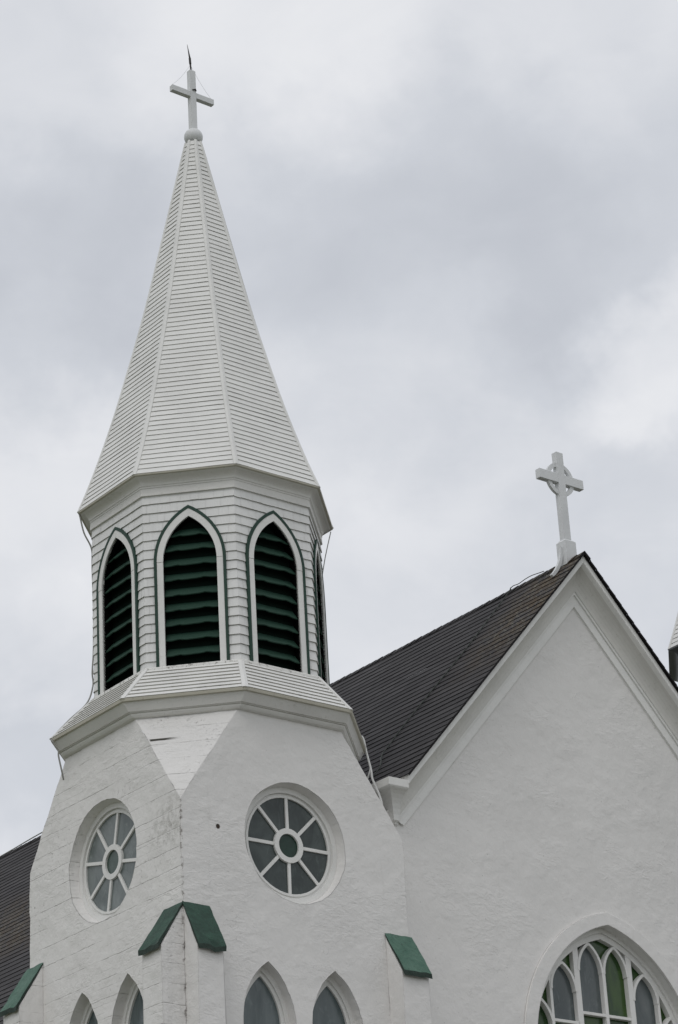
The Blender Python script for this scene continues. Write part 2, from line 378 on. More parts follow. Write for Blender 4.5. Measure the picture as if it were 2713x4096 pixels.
def arch_hw(z, hw, zs, za):
    if z >= za: return 0.0
    if z <= zs: return hw
    h = za - zs; r = (h * h + hw * hw) / (2 * hw); c = r - hw
    return max(0.0, math.sqrt(max(0, r * r - (z - zs) ** 2)) - c)
def ring(mb, outer, inner, fn, d0, d1, mi=0, closed=False):
    """moulding between two open outlines of equal length, from depth d0 (back) to d1 (front); fn(s, z, d)"""
    n = len(outer); rng = range(n) if closed else range(n - 1)
    for i in rng:
        j = (i + 1) % n; o0, o1, i0, i1 = outer[i], outer[j], inner[i], inner[j]
        mb.F([fn(*o0, d1), fn(*o1, d1), fn(*i1, d1), fn(*i0, d1)], mi)
        mb.F([fn(*o0, d0), fn(*o1, d0), fn(*o1, d1), fn(*o0, d1)], mi)
        mb.F([fn(*i0, d1), fn(*i1, d1), fn(*i1, d0), fn(*i0, d0)], mi)
    if not closed:
        for e in (0, n - 1): mb.F([fn(*outer[e], d0), fn(*outer[e], d1), fn(*inner[e], d1), fn(*inner[e], d0)], mi)
def reveal(mb, loop, fn, d0, d1, mi=0, closed=True, shrink=None, rough=0.0):
    n = len(loop)
    for i in range(n if closed else n - 1):
        p, q = loop[i], loop[(i + 1) % n]
        P, Q = (shrink[i], shrink[(i + 1) % n]) if shrink else (p, q)
        A, B = fn(*p, d0), fn(*q, d0)
        if rough: A, B = jit(A, rough), jit(B, rough)
        mb.F([A, B, fn(*Q, d1), fn(*P, d1)], mi)
def circle(r, cz, n=48, cx=0.0): return [(cx + r * math.cos(2 * PI * k / n), cz + r * math.sin(2 * PI * k / n)) for k in range(n)]
def bar(mb, pts, width, fn, d0, d1, mi=0):
    """a strip of given width following 2-D points"""
    L, Rr = [], []
    for i, p in enumerate(pts):
        a = pts[max(i - 1, 0)]; b = pts[min(i + 1, len(pts) - 1)]
        dx, dz = b[0] - a[0], b[1] - a[1]; q = math.hypot(dx, dz); nx, nz = -dz / q * width / 2, dx / q * width / 2
        L.append((p[0] + nx, p[1] + nz)); Rr.append((p[0] - nx, p[1] - nz))
    ring(mb, L, Rr, fn, d0, d1, mi)

# ------------------------------------------------------------------ ground
g = MB(); g.F([(-2500, -2500, 0), (2500, -2500, 0), (2500, 2500, 0), (-2500, 2500, 0)])
tag(g.build('ground', M['ground']), kind='structure')
g = MB(); g.F([(-30, -40, 0.004), (45, -40, 0.004), (45, -3.2, 0.004), (-30, -3.2, 0.004)])
tag(g.build('forecourt', M['gravel']), kind='structure')

# ------------------------------------------------------------------ church
XN, ZR, SL = 7.463, 20.964, 1.1056            # ridge line x, fascia top, roof slope (rise over run)
YF, YW = -1.70, -1.30                         # rake front, gable wall
church = empty('church', (XN, 8.0, 0.0))
tag(church, 'white stuccoed church with a louvred octagonal steeple, dark shingled roof and green buttress caps', 'church')

A0 = 2.2; ZAP = 14.46; ZT = 16.13; KT = 1.038
# ---- tower walls: frames of the four faces, s runs to the right seen from outside
def face_fn(deg, A=A0, cx=0.0, cy=0.0):
    a = R(deg); n = Vector((math.cos(a), math.sin(a), 0)); s = Vector((-math.sin(a), math.cos(a), 0)); o = Vector((cx, cy, 0))
    def fn(u, z, d=0.0): return o + n * (A + d) + s * u + Vector((0, 0, z))
    return fn
ROSE = circle(0.99, 14.08, 80)
LANC = dict(hw=0.50, zs=11.15, za=12.09, zb=8.6)
def lanc(dx, grow=0.0):
    return [(x + dx, z) for x, z in arch(LANC['hw'] - grow, LANC['zs'], LANC['za'] - grow * 1.35, LANC['zb'] + grow)]
outline = [(-A0, 0), (A0, 0), (A0, ZAP), (KT, ZT), (-KT, ZT), (-A0, ZAP)]
tw = MB()
for deg, mi, holes in ((270, 0, True), (180, 1, True), (0, 0, False), (90, 0, False)):
    fn = face_fn(deg)
    loops = [outline] + ([ROSE, lanc(-0.65), lanc(0.65)] if holes else [])
    filled(tw, loops, lambda u, z: fn(u, z), mi, 0.013, 0.13)
    if holes:
        reveal(tw, ROSE, fn, 0, -0.17, mi, shrink=circle(0.955, 14.08, 80), rough=0.013)
        for dx in (-0.65, 0.65): reveal(tw, lanc(dx), fn, 0, -0.19, mi, rough=0.013)
for k in range(4):
    a = R(225 + 90 * k); 
    def rot(x, y): return (x * math.cos(R(90 * k)) - y * math.sin(R(90 * k)), x * math.sin(R(90 * k)) + y * math.cos(R(90 * k)))
    P = Vector((*rot(-A0, -A0), ZAP)); B1 = Vector((*rot(-A0, -KT), ZT)); B2 = Vector((*rot(-KT, -A0), ZT))
    n = 12; rows = [[P.lerp(B1, i / n).lerp(P.lerp(B2, i / n), (j / i if i else 0)) for j in range(i + 1)] for i in range(n + 1)]
    rows = [[jit(q, 0.013) for q in rw] for rw in rows]
    for i in range(n):
        for j in range(i + 1):
            tw.F([rows[i][j], rows[i + 1][j], rows[i + 1][j + 1]], 1, nr=(B1 - P).cross(B2 - P))
            if j < i: tw.F([rows[i][j], rows[i + 1][j + 1], rows[i][j + 1]], 1, nr=(B1 - P).cross(B2 - P))
tw.F([(-A0 + .05, -A0 + .05, 8.2), (A0 - .05, -A0 + .05, 8.2), (A0 - .05, A0 - .05, 8.2), (-A0 + .05, A0 - .05, 8.2)], 3)
tower_wall = tw.build('tower_wall', [M['stucco'], M['boarded'], M['trim'], M['dark']], church, merge=False)
tower_wall['label'] = 'white stucco square tower wall with broached corners'

# ---- rose windows
def rose(deg, gm, hub, turn=0.0):
    fn = face_fn(deg)
    m_ = MB(); N = 48; cz = 14.08
    ring(m_, circle(0.955, cz), circle(0.865, cz), fn, -0.30, -0.165, 0, True)
    ring(m_, circle(0.865, cz), circle(0.83, cz), fn, -0.30, -0.205, 0, True); ring(m_, circle(0.83, cz), circle(0.79, cz), fn, -0.30, -0.19, 0, True)
    fr = m_.build('rose_window', M['trim'], church)
    for k in range(8):
        a = k * PI / 4 + turn; sp_ = MB(); j = random.uniform(-.01, .01)
        bar(sp_, [((0.27) * math.cos(a), cz + 0.27 * math.sin(a)), (0.80 * math.cos(a + j), cz + 0.80 * math.sin(a + j))], 0.054, fn, -0.23, -0.192)
        sp_.build('spoke', M['trim'], fr)
    h = MB(); ring(h, circle(0.285, cz, 32), circle(0.195, cz, 32), fn, -0.24, -0.178, 0, True); h.build('hub_ring', M['trim'], fr)
    for k in range(8):
        a0 = k * PI / 4 + turn; g_ = MB(); tu, tz = random.uniform(-.014, .014), random.uniform(-.016, .010)
        arc_ = [a0 + PI / 4 * i / 8 for i in range(9)]; cu, cv = 0.55 * math.cos(a0 + PI / 8), cz + 0.55 * math.sin(a0 + PI / 8)
        lp = [(0.80 * math.cos(a), cz + 0.80 * math.sin(a)) for a in arc_] + [(0.24 * math.cos(a), cz + 0.24 * math.sin(a)) for a in arc_[::-1]]
        g_.F([fn(u, z, -0.219 + tu * (u - cu) + tz * (z - cv)) for u, z in lp]); g_.build('pane', gm, fr)
    g_ = MB(); g_.F([fn(*p, -0.214) for p in circle(0.2, cz, 32)]); g_.build('hub_pane', hub, fr)
    return fr
rose(270, M['glass_front'], M['glass_hub']); rose(180, M['glass_side'], M['glass_hub_side'], R(-12))

def lancet(deg, dx):
    fn = face_fn(deg)
    m_ = MB()
    ring(m_, lanc(dx), lanc(dx, 0.075), fn, -0.30, -0.185, 0)
    ring(m_, lanc(dx, 0.075), lanc(dx, 0.135), fn, -0.30, -0.215, 0)
    w_ = m_.build('lancet_window', M['trim'], church)
    r_ = MB(); bar(r_, [(dx - 0.42, 10.98), (dx + 0.42, 10.98)], 0.06, fn, -0.29, -0.222); r_.build('meeting_rail', M['trim'], w_)
    g_ = MB(); g_.F([fn(x, z, -0.25) for x, z in lanc(dx, 0.11)]); g_.build('pane', M['glass_lancet'], w_)
for deg in (270, 180):
    for dx in (-0.65, 0.65): lancet(deg, dx)

# ---- buttresses with sloping green caps (s, z on the face; sticks out by pr)
def buttress(deg, s0, s1, pr, ztop, zbot, cap, swap=False):
    fn = face_fn(deg); b_ = MB()
    prof = [(0.0, 0.0), (pr - 0.03, 0.0), (pr - 0.03, zbot - 0.02), (0.0, ztop - 0.05)]
    def P(s, d, z): return jit(fn(s, z, d), 0.010)
    n = 14
    def side(s):
        pts = [(d, z) for d, z in prof]; out = []
        for i, p in enumerate(pts):
            q = pts[(i + 1) % 4]; k_ = 12
            for k in range(k_): out.append((p[0] + (q[0] - p[0]) * k / k_, p[1] + (q[1] - p[1]) * k / k_))
        return out
    sd = side(s0)
    for s in (s0, s1): b_.F([P(s, d, z) for d, z in sd], 0)
    for i in range(len(sd)):
        (d0, z0), (d1, z1) = sd[i], sd[(i + 1) % len(sd)]
        b_.F([P(s0, d0, z0), P(s0, d1, z1), P(s1, d1, z1), P(s1, d0, z0)], 0)
    bo = b_.build('buttress', M['boarded'] if deg == 180 else M['stucco'], church)
    c_ = MB(); L = 8; W_ = 5
    def Q(i, j, top):
        t_ = i / L; s = s0 - 0.012 + (s1 - s0 + 0.024) * j / W_
        d_ = t_ * (pr + 0.03); z = ztop + (zbot - ztop) * t_ + (0.0 if top else -0.035 - 0.045 * t_)
        e_ = 0.035 * noise.noise(Vector((s * 7, deg, 3.0))) if i == L else 0
        d_ += e_; z -= abs(e_) * 2
        return jit(fn(s, z, d_), 0.010, 5.0)
    for i in range(L):
        for j in range(W_):
            c_.F([Q(i, j, 1), Q(i + 1, j, 1), Q(i + 1, j + 1, 1), Q(i, j + 1, 1)], 0)
    for j in range(W_):
        c_.F([Q(L, j, 1), Q(L, j, 0), Q(L, j + 1, 0), Q(L, j + 1, 1)], 1)
    for i in range(L):
        for j in (0, W_): c_.F([Q(i, j, 1), Q(i + 1, j, 1), Q(i + 1, j, 0), Q(i, j, 0)], 1)
    for i in range(L):
        for j in range(W_): c_.F([Q(i, j, 0), Q(i + 1, j, 0), Q(i + 1, j + 1, 0), Q(i, j + 1, 0)], 1)
    co = c_.build('cap', [cap, M['cap_edge']], bo, merge=True)
    return bo
b1 = buttress(270, -2.2, -1.72, 0.37, 12.83, 12.09, M['cap_dark'])
b2 = buttress(180, 1.70, 2.2, 0.45, 12.82, 12.13, M['cap_dark'])
b3 = buttress(270, 1.71, 2.25, 0.40, 12.83, 12.14, M['cap_faded'])
b4 = buttress(180, -2.29, -1.80, 0.48, 12.87, 12.11, M['cap_faded'])
b3['label'] = 'buttress with faded light green cap'

# ---- octagon helpers
BX, BY = 0.054, -0.041
C8, S8 = math.cos(PI / 8), math.sin(PI / 8)
def oct_pts(A, k, z, cx=0.0, cy=0.0):
    return [Vector((cx + x, cy + y, z)) for x, y in ((A, -k), (A, k), (k, A), (-k, A), (-A, k), (-A, -k), (-k, -A), (k, -A))]
def sweep(mb, prof, mi=0, mis=None):           # prof: (A, k, z, cx, cy)
    for n_, (p, q) in enumerate(zip(prof, prof[1:])):
        a, b = oct_pts(*p), oct_pts(*q)
        for i in range(8):
            j = (i + 1) % 8; mb.F([a[i], a[j], b[j], b[i]], mis[n_] if mis else mi)
def laps(mb, n, fz, fak, lip, sub=6, wob=0.006):
    """courses of lapped boards round the octagon: each leans out by lip at its foot"""
    for c in range(n):
        z0, z1 = fz(c / n), fz((c + 1) / n)
        lo = oct_pts(*fak(z0)); hi = oct_pts(*fak(z1)); base = oct_pts(*fak(z0))
        for i in range(8):
            j = (i + 1) % 8
            nrm = (lo[j] - lo[i]).cross(hi[i] - lo[i]).normalized()
            ctr = Vector((fak(z0)[3], fak(z0)[4], z0))
            if nrm.dot((lo[i] + lo[j]) / 2 - ctr) < 0: nrm.negate()
            q = []
            for k in range(sub + 1):
                t_ = k / sub; p0 = lo[i].lerp(lo[j], t_); p1 = hi[i].lerp(hi[j], t_)
                dz = noise.noise(Vector((p0.x * 1.7, p0.y * 1.7, p0.z * 4))) * wob * (0 if k in (0, sub) else 1)
                along = (p1 - p0).normalized() * dz
                q.append((p0 + nrm * lip + along, p1 + nrm * 0.001, p0 - nrm * 0.003 + along))
            for k in range(sub):
                mb.F([q[k][0], q[k + 1][0], q[k + 1][1], q[k][1]], 0)
                mb.F([q[k][2], q[k + 1][2], q[k + 1][0], q[k][0]], 1)
def hips(parent, zs, fak, wid=0.06, up=0.026):
    rows = []
    for z in zs:
        o = oct_pts(*fak(z)); cx, cy = fak(z)[3:5]; r_ = []
        for i in range(8):
            p = o[i]; h = (p - Vector((cx, cy, z))).normalized()
            tp = (o[(i + 1) % 8] - p); tm = (o[(i - 1) % 8] - p); wp = min(wid, tp.length * 0.24); tp.normalize(); tm.normalize()
            lift = Vector((0, 0, up * 0.35))
            r_.append([p + tm * wp, p + tm * wp + h * up + lift, p + h * up * 1.08 + lift, p + tp * wp + h * up + lift, p + tp * wp])
        rows.append(r_)
    for i in range(8):
        mb = MB()
        for a, b in zip(rows, rows[1:]):
            for k in range(4): mb.F([a[i][k], a[i][k + 1], b[i][k + 1], b[i][k]], 0)
        mb.F(rows[0][i], 0); mb.F(rows[-1][i], 0)
        mb.build('hip_board', M['trim'], parent)

# ---- skirt roof between tower and belfry
ZS, AS, KS = 16.419, 2.468, 1.062
ZB, RB = 17.09, 2.028
AB, KB = RB * C8, RB * S8
def skirt_ak(z):
    t_ = (z - ZS) / (ZB + 0.02 - ZS); u_ = t_ - 0.10 * t_ * (1 - t_)
    return (AS + (AB + 0.03 - AS) * t_, KS + (KB + 0.02 - KS) * t_, z, BX * t_, BY * t_)
mb = MB(); laps(mb, 8, lambda t_: ZS + (ZB + 0.02 - ZS) * t_, skirt_ak, 0.020)
skirt = mb.build('skirt_roof', [M['siding'], M['lip']], church, merge=False)
hips(skirt, [ZS - 0.01, ZS + 0.3, ZB], skirt_ak, 0.055, 0.028)
def P5(A, k, z): return (A, k, z, 0, 0)
mb = MB()
prof = [P5(AS - .02, KS - .01, ZS + .01), P5(AS + .015, KS + .008, ZS - .002), P5(AS + .008, KS + .005, ZS - .05), P5(AS - .03, KS - .012, ZS - .055), P5(AS - .04, KS - .015, ZS - .075),
        P5(AS - .125, KS - .01, ZS - .20), P5(AS - .15, KS - .012, ZS - .20), P5(AS - .15, KS - .012, ZS - .215), P5(AS - .165, KS - .015, ZS - .225),
        P5(AS - .178, KS - .016, ZS - .25), P5(AS - .205, KS - .02, ZS - .28), P5(AS - .235, KS - .022, ZS - .29), P5(A0 + .022, KT + .008, ZT - .005), P5(A0 - .03, KT - .02, ZT - .006)]
sweep(mb, prof, 0, [1, 1, 1, 0, 0, 0, 0, 2, 0, 0, 0, 0, 0])
mb.build('tower_cornice', [M['wood'], M['edge'], M['lip']], church, smooth=False)

# ---- belfry
ZBT = 20.244; WZB = 17.15; SP = 18.99
W_IN = (0.45, SP, 19.785); W_MID = (0.555, SP, 19.925); W_OUT = (0.605, SP, 19.985)
HID = (0.53, SP, 19.89)
mb = MB(); rnd = random.Random(3)
NC = 19; pitch = (ZBT - ZB) / NC
T8 = math.tan(PI / 8)
def bel(deg): return face_fn(deg, AB, BX, BY)
for f in range(8):
    deg = 45 * f; fn = bel(deg)
    for c in range(NC):
        z0 = ZB + pitch * c; z1 = z0 + pitch
        drop = rnd.uniform(-.004, .004)
        lip = 0.021
        s = -1.0; edges = []
        hw = (AB + lip) * T8; s = -hw; edges = [s]
        s += rnd.uniform(0.06, 0.2)
        while s < hw - 0.07: edges.append(s); s += rnd.uniform(0.11, 0.26)
        edges.append(hw)
        for a, b in zip(edges, edges[1:]):
            lp = lip + rnd.uniform(-.003, .003); dz = drop + rnd.uniform(-.0035, .0035)
            def D(z): return lp * (z1 - z) / (z1 - z0)
            cuts = [(a, b)]
            if z0 < HID[2] and a < 0 < b: cuts = [(a, 0.0), (0.0, b)]
            for (u0, u1) in cuts:
                ns = 5 if z1 > HID[1] and z0 < HID[2] else 1
                for q in range(ns):
                    za = z0 + (z1 - z0) * q / ns; zb_ = z0 + (z1 - z0) * (q + 1) / ns
                    ha, hb = arch_hw(za, *HID), arch_hw(zb_, *HID)
                    ga = 0.0012
                    if u0 >= 0: la, lb, ra, rb = max(u0, ha), max(u0, hb), u1, u1
                    else: la, lb, ra, rb = u0, u0, min(u1, -ha), min(u1, -hb)
                    if za >= HID[2] or zb_ >= HID[2]:
                        if za >= HID[2]: la, lb, ra, rb = u0, u0, u1, u1
                    if ra - la <= 0.002 and rb - lb <= 0.002: continue
                    ra, rb = max(ra, la), max(rb, lb)
                    # corner shingles are mitred to the octagon
                    def X_(u, z):
                        lim = (AB + D(z)) * T8
                        return max(-lim, min(lim, u if abs(abs(u) - hw) > 1e-6 else math.copysign(lim, u)))
                    e0 = ga if abs(u0) < hw - 1e-6 and u0 == la else 0; e1 = ga if abs(u1) < hw - 1e-6 and u1 == ra else 0
                    oz = dz if q == 0 else 0
                    mb.F([fn(X_(la, za) + e0, za + oz, D(za)), fn(X_(ra, za) - e1, za + oz, D(za)), fn(X_(rb, zb_) - e1, zb_, D(zb_)), fn(X_(lb, zb_) + e0, zb_, D(zb_))], 0)
                    if q == 0: mb.F([fn(X_(la, za) + e0, za + oz, -0.002), fn(X_(ra, za) - e1, za + oz, -0.002), fn(X_(ra, za) - e1, za + oz, D(za)), fn(X_(la, za) + e0, za + oz, D(za))], 1)
    # sheathing behind the shingles with the window opening, its frieze board and the reveal
    h0 = (AB - 0.004) * T8
    op = arch(W_IN[0] + 0.02, SP, W_IN[2] + 0.03, ZB + 0.001)
    outl = [(-h0, ZB - 0.1), (h0, ZB - 0.1), (h0, ZBT + 0.25), (-h0, ZBT + 0.25)]
    hole = arch(W_IN[0], SP, W_IN[2], ZB + 0.03)
    filled(mb, [outl, hole], lambda u, z: fn(u, z, -0.004), 0, 0, 0.3)
    reveal(mb, hole, fn, 0.02, -0.16, 2)
belfry_wall = mb.build('belfry_wall', [M['shingle_wall'], M['lip'], M['dark']], church, merge=False)
belfry_wall['label'] = 'white shingled octagonal belfry wall'
def reg(A, z): return (A, A * T8, z, BX, BY)
# frieze and crown under the spire eave
ZE, RE = 20.566, 2.265
AE = RE * C8
mb = MB()
prof = [reg(AB - .01, ZBT - .012), reg(AB + .038, ZBT - .012), reg(AB + .032, ZBT + .12), reg(AB + .040, ZBT + .125), reg(AB + .040, ZBT + .155), reg(AB + .048, ZBT + .158)]
for k in range(7):
    a = PI / 2 * k / 6; prof.append(reg(AB + .052 + 0.115 * (1 - math.cos(a)), ZBT + .165 + 0.115 * math.sin(a)))
prof += [reg(AE - .03, ZE - .035), reg(AE + .008, ZE - .03), reg(AE + .012, ZE - .004), reg(AE - .02, ZE + .012)]
mis = [0] * (len(prof) - 1); mis[-1] = mis[-2] = mis[-3] = 1
sweep(mb, prof, 0, mis); mb.build('belfry_cornice', [M['wood'], M['edge']], church)
mb = MB(); sweep(mb, [reg(AB + .075, ZB - .035), reg(AB + .07, ZB + .02), reg(AB + .045, ZB + .05), reg(AB - .01, ZB + .062)]); mb.build('belfry_sill', M['peeling'], church)

# ---- louvred belfry windows
def wavy(u): 
    a = abs(u)
    return 0.018 * math.exp(-((a - 0.225) / 0.06) ** 2) + (0.004 if a < .2 else -0.004) + 0.004 * math.sin(u * 9)
def belfry_window(deg):
    fn = bel(deg)
    m_ = MB(); e_ = 0.0025; d0, d1 = -0.005, 0.042
    full_in = arch(*W_IN[:1], SP, W_IN[2], SP); full_mid = arch(W_MID[0], SP, W_MID[2], SP); n = len(full_in)
    h = n // 2
    A_i = [p for p in full_in[1:-1]]; A_m = [p for p in full_mid[1:-1]]; c = len(A_i) // 2
    ring(m_, A_m[:c + 1], A_i[:c + 1], fn, d0, d1); ring(m_, A_m[c:], A_i[c:], fn, d0, d1 + 0.0015)
    zb = WZB - 0.05
    for sg in (-1, 1):
        ring(m_, [(sg * W_MID[0], zb), (sg * W_MID[0], SP - .006)], [(sg * W_IN[0], zb), (sg * W_IN[0], SP - .006)], fn, d0, d1 - 0.0015)
    w_ = m_.build('belfry_window', M['trim'], church)
    g_ = MB()
    A_o = arch(W_OUT[0], SP, W_OUT[2], zb); A_n = arch(W_MID[0] + .0015, SP, W_MID[2] + .002, zb)
    ring(g_, A_o, A_n, fn, d0, d1 + 0.008); g_.build('outer_moulding', M['green'], w_)
    l_ = MB()
    for k in range(9):
        ze = 17.335 + 0.266 * k; zt = ze + 0.165; dpt = -0.012; dpb = -0.145
        n = 28; hh = arch_hw(ze, *W_IN) + 0.05
        ht = arch_hw(zt, *W_IN) + 0.05
        if hh < 0.08: continue
        dr = rnd.uniform(-.006, .006); tl = rnd.uniform(-.006, .006)
        q = []
        for i in range(n + 1):
            u = -1 + 2 * i / n; ub = u * hh; ut = u * ht
            z = ze + wavy(u * 0.45) + dr + tl * u
            q.append((fn(ub, z, dpt), fn(ut, zt, dpb), fn(ub, z - 0.012, dpt - 0.016), fn(ut, zt - .02, dpb - 0.016)))
        for a, b in zip(q, q[1:]):
            l_.F([a[0], b[0], b[1], a[1]]); l_.F([a[2], b[2], b[0], a[0]]); l_.F([a[3], b[3], b[2], a[2]])
    l_.build('louver', M['slat_green'], w_)
    k_ = MB(); k_.F([fn(x, z, -0.165) for x, z in arch(W_IN[0] + .03, SP, W_IN[2] + .04, ZB)]); k_.build('unlit_interior_sheet', M['backing'], w_)  # added near-black sheet standing in for the unlit belfry interior
    return w_
bwins = [belfry_window(dg) for dg in (180, 225, 270, 315)]

# ---- spire, bell-cast at the foot
PZ = [(20.566, 2.265), (21.2, 2.018), (22.275, 1.660), (23.4, 1.338), (24.623, 1.012), (26.4, 0.595), (28.172, 0.190), (28.31, 0.155)]
def spire_r(z):
    for (a, ra), (b, rb) in zip(PZ, PZ[1:]):
        if z <= b + 1e-9:
            i = PZ.index((a, ra)); t_ = (z - a) / (b - a)
            p0 = PZ[max(i - 1, 0)]; p3 = PZ[min(i + 2, len(PZ) - 1)]
            m0 = (rb - p0[1]) / (b - p0[0]) * (b - a); m1 = (p3[1] - ra) / (p3[0] - a) * (b - a)
            if i == 0: m0 = -0.42 * (b - a)
            return (2 * t_**3 - 3 * t_**2 + 1) * ra + (t_**3 - 2 * t_**2 + t_) * m0 + (-2 * t_**3 + 3 * t_**2) * rb + (t_**3 - t_**2) * m1
    return PZ[-1][1]
ZTIP = 28.31
def spire_ak(z):
    r_ = spire_r(z); return (r_ * C8, r_ * S8, z, BX, BY)
mb = MB(); laps(mb, 73, lambda t_: ZE + (ZTIP - ZE) * t_, spire_ak, 0.013, sub=8, wob=0.012)
spire = mb.build('spire', [M['siding'], M['lip']], church, merge=False)
spire['label'] = 'tall white lap sided octagonal spire'
hips(spire, [ZE - 0.012 + (ZTIP + 0.02 - ZE) * k / 30 for k in range(31)], spire_ak, 0.048, 0.020)

# ---- the second tower, of which only the spire eave enters the picture
DX = (2 * XN + 0.0, 0.70, 0.72)
for o in (tower_wall, skirt, belfry_wall, spire): 
    c_ = copy_tree(o, DX, church)
    if 'label' in c_: del c_['label']
for o in [k for k in list(WORLD) if k.name in ('tower_cornice', 'belfry_cornice', 'belfry_sill')] + bwins[:2]:
    c_ = copy_tree(o, DX, church)
    if o.name == 'belfry_cornice':
        c_.data = c_.data.copy(); c_.data.materials[0] = M['slate']; c_.data.materials[1] = M['slate']
        c_['label'] = 'dark slate grey eave cornice at the right edge'

# ------------------------------------------------------------------ nave: gable wall with its big window
WX = XN + 0.05
fnw = lambda u, z, d=0.0: Vector((WX + u, YW - d, z))
BIG = (1.93, 11.5, 13.94)
XL, XRR = 1.9, 2 * XN - 1.9
gz = lambda x: ZR - 0.35 - SL * abs(x - XN)
mb = MB()
opening = arch(*BIG, 8.2, 20)
ol = [(XL - WX, 0), (XRR - WX, 0), (XRR - WX, gz(XRR)), (XN - WX, gz(XN)), (XL - WX, gz(XL))]
filled(mb, [ol, opening], lambda u, z: fnw(u, z), 0, 0.006, 0.25)
reveal(mb, opening, fnw, 0, -0.20, 1)
outer = arch(2.20, 11.5, 14.165, 8.2, 20); inner = opening
ring(mb, [tuple(p) for p in outer], [(p[0] * 1.002, p[1]) for p in inner], fnw, 0.0, 0.05, 0)
gable = mb.build('gable_wall', [M['stucco'], M['trim']], church, merge=False)
# window: frame, tracery, panes
fr_in = arch(BIG[0] - 0.16, 11.5, 13.94 - 0.20, 8.33, 20)
fr_m = arch(BIG[0] - 0.07, 11.5, 13.94 - 0.09, 8.27, 20)
mb = MB(); ring(mb, opening, fr_m, fnw, -0.30, -0.15, 0, True); ring(mb, fr_m, fr_in, fnw, -0.30, -0.185, 0, True)
win = mb.build('gothic_window', M['trim'], church)
def big_hw(z): return arch_hw(z, BIG[0] - .13, 11.5, 13.775)
def light_arc(x0, x1, zs, za, n=9):
    hw = (x1 - x0) / 2; cx = (x0 + x1) / 2
    pts = arch(hw, zs, za, zs, n)[1:-1]
    return [(cx + x, z) for x, z in pts]
mb = MB(); k_ = 0
def B(pts, wd):
    global k_
    k_ += 1; bar(mb, pts, wd, fnw, -0.30, -0.195 + 0.0012 * (k_ % 12))
for sg in (-1, 1):
    B([(sg * 0.635, 8.3), (sg * 0.635, 13.62)], 0.125)
    B([(sg * 1.285, 8.3), (sg * 1.285, 13.02)], 0.058)
B([(0, 8.3), (0, 13.18)], 0.075)
LT = []
for sg in (-1, 1):
    for (a, b, zs, za) in ((0.02, 0.585, 13.12, 13.625), (0.69, 1.275, 12.72, 13.21), (1.30, 1.86, 12.03, 12.52)):
        x0, x1 = (a, b) if sg > 0 else (-b, -a)
        arc = light_arc(x0, x1, zs, za); LT.append((sg, a, x0, x1, zs, za, arc))
        h_ = len(arc) // 2 + 1
        B(arc[:h_], 0.05); B(arc[h_ - 1:], 0.05)
    for (a, b, z) in ((0.03, 0.58, 12.37), (0.69, 1.26, 12.17), (1.31, 1.9, 11.4), (0.03, 0.58, 10.4), (0.69, 1.26, 10.4), (1.31, 1.9, 9.9)):
        B([(sg * a, z), (sg * b, z)], 0.05)
mb.build('tracery', M['trim'], win)
mb = MB(); mb.F([fnw(x, z, -0.288) for x, z in arch(BIG[0] - .1, 11.5, 13.82, 8.3, 20)]); mb.build('green_pane', M['glass_green'], win)
for sg, a, x0, x1, zs, za, arc in LT:
    if (a < 0.1 and sg < 0) or (0.5 < a < 1):
        zb = 12.37 if a < 0.1 else 12.17
        g_ = MB(); g_.F([fnw(x, z, -0.280) for x, z in [(x1, zb)] + arc + [(x0, zb)]]); g_.build('grey_pane', M['glass_grey'], win)
mb = MB()
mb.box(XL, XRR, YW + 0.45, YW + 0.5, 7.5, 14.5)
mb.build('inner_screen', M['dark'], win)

# ---- rake cornice
def zr(x, dz): return ZR + dz - SL * abs(x - XN)
RP = [(-1.735, 0.012), (-1.735, -0.02), (-1.705, -0.022), (-1.705, -0.165), (-1.675, -0.185)]
for k in range(1, 8):
    a = PI / 2 * k / 7; RP.append((-1.675 + 0.27 * math.sin(a), -0.19 - 0.42 * (1 - math.cos(a)) - 0.03 * k / 7))
RP += [(-1.385, -0.645), (-1.38, -0.70), (-1.35, -0.705), (-1.34, -0.93), (-1.305, -0.94), (-1.295, -0.96)]
ZC = 15.07
def rake(sg):
    mb = MB(); xe = XN - sg * 4.64
    ends = []
    for (y, dz) in RP:
        x = xe
        if zr(x, dz) < ZC: x = XN - sg * (ZR + dz - ZC) / SL
        ends.append(x)
    n = 26
    def pt(i, k):
        y, dz = RP[i]; x = XN + (ends[i] - XN) * k / n
        wv = noise.noise(Vector((x * 0.8, y, 5.0 * sg))) * 0.006
        return Vector((x, y, zr(x, dz) + wv))
    for i in range(len(RP) - 1):
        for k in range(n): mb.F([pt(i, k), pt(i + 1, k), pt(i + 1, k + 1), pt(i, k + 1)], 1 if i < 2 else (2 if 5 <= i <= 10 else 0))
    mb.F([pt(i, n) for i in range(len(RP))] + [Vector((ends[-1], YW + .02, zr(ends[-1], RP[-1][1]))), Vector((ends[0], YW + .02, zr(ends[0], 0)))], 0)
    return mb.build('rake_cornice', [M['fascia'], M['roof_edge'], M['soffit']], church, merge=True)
rake(1); rake(-1)
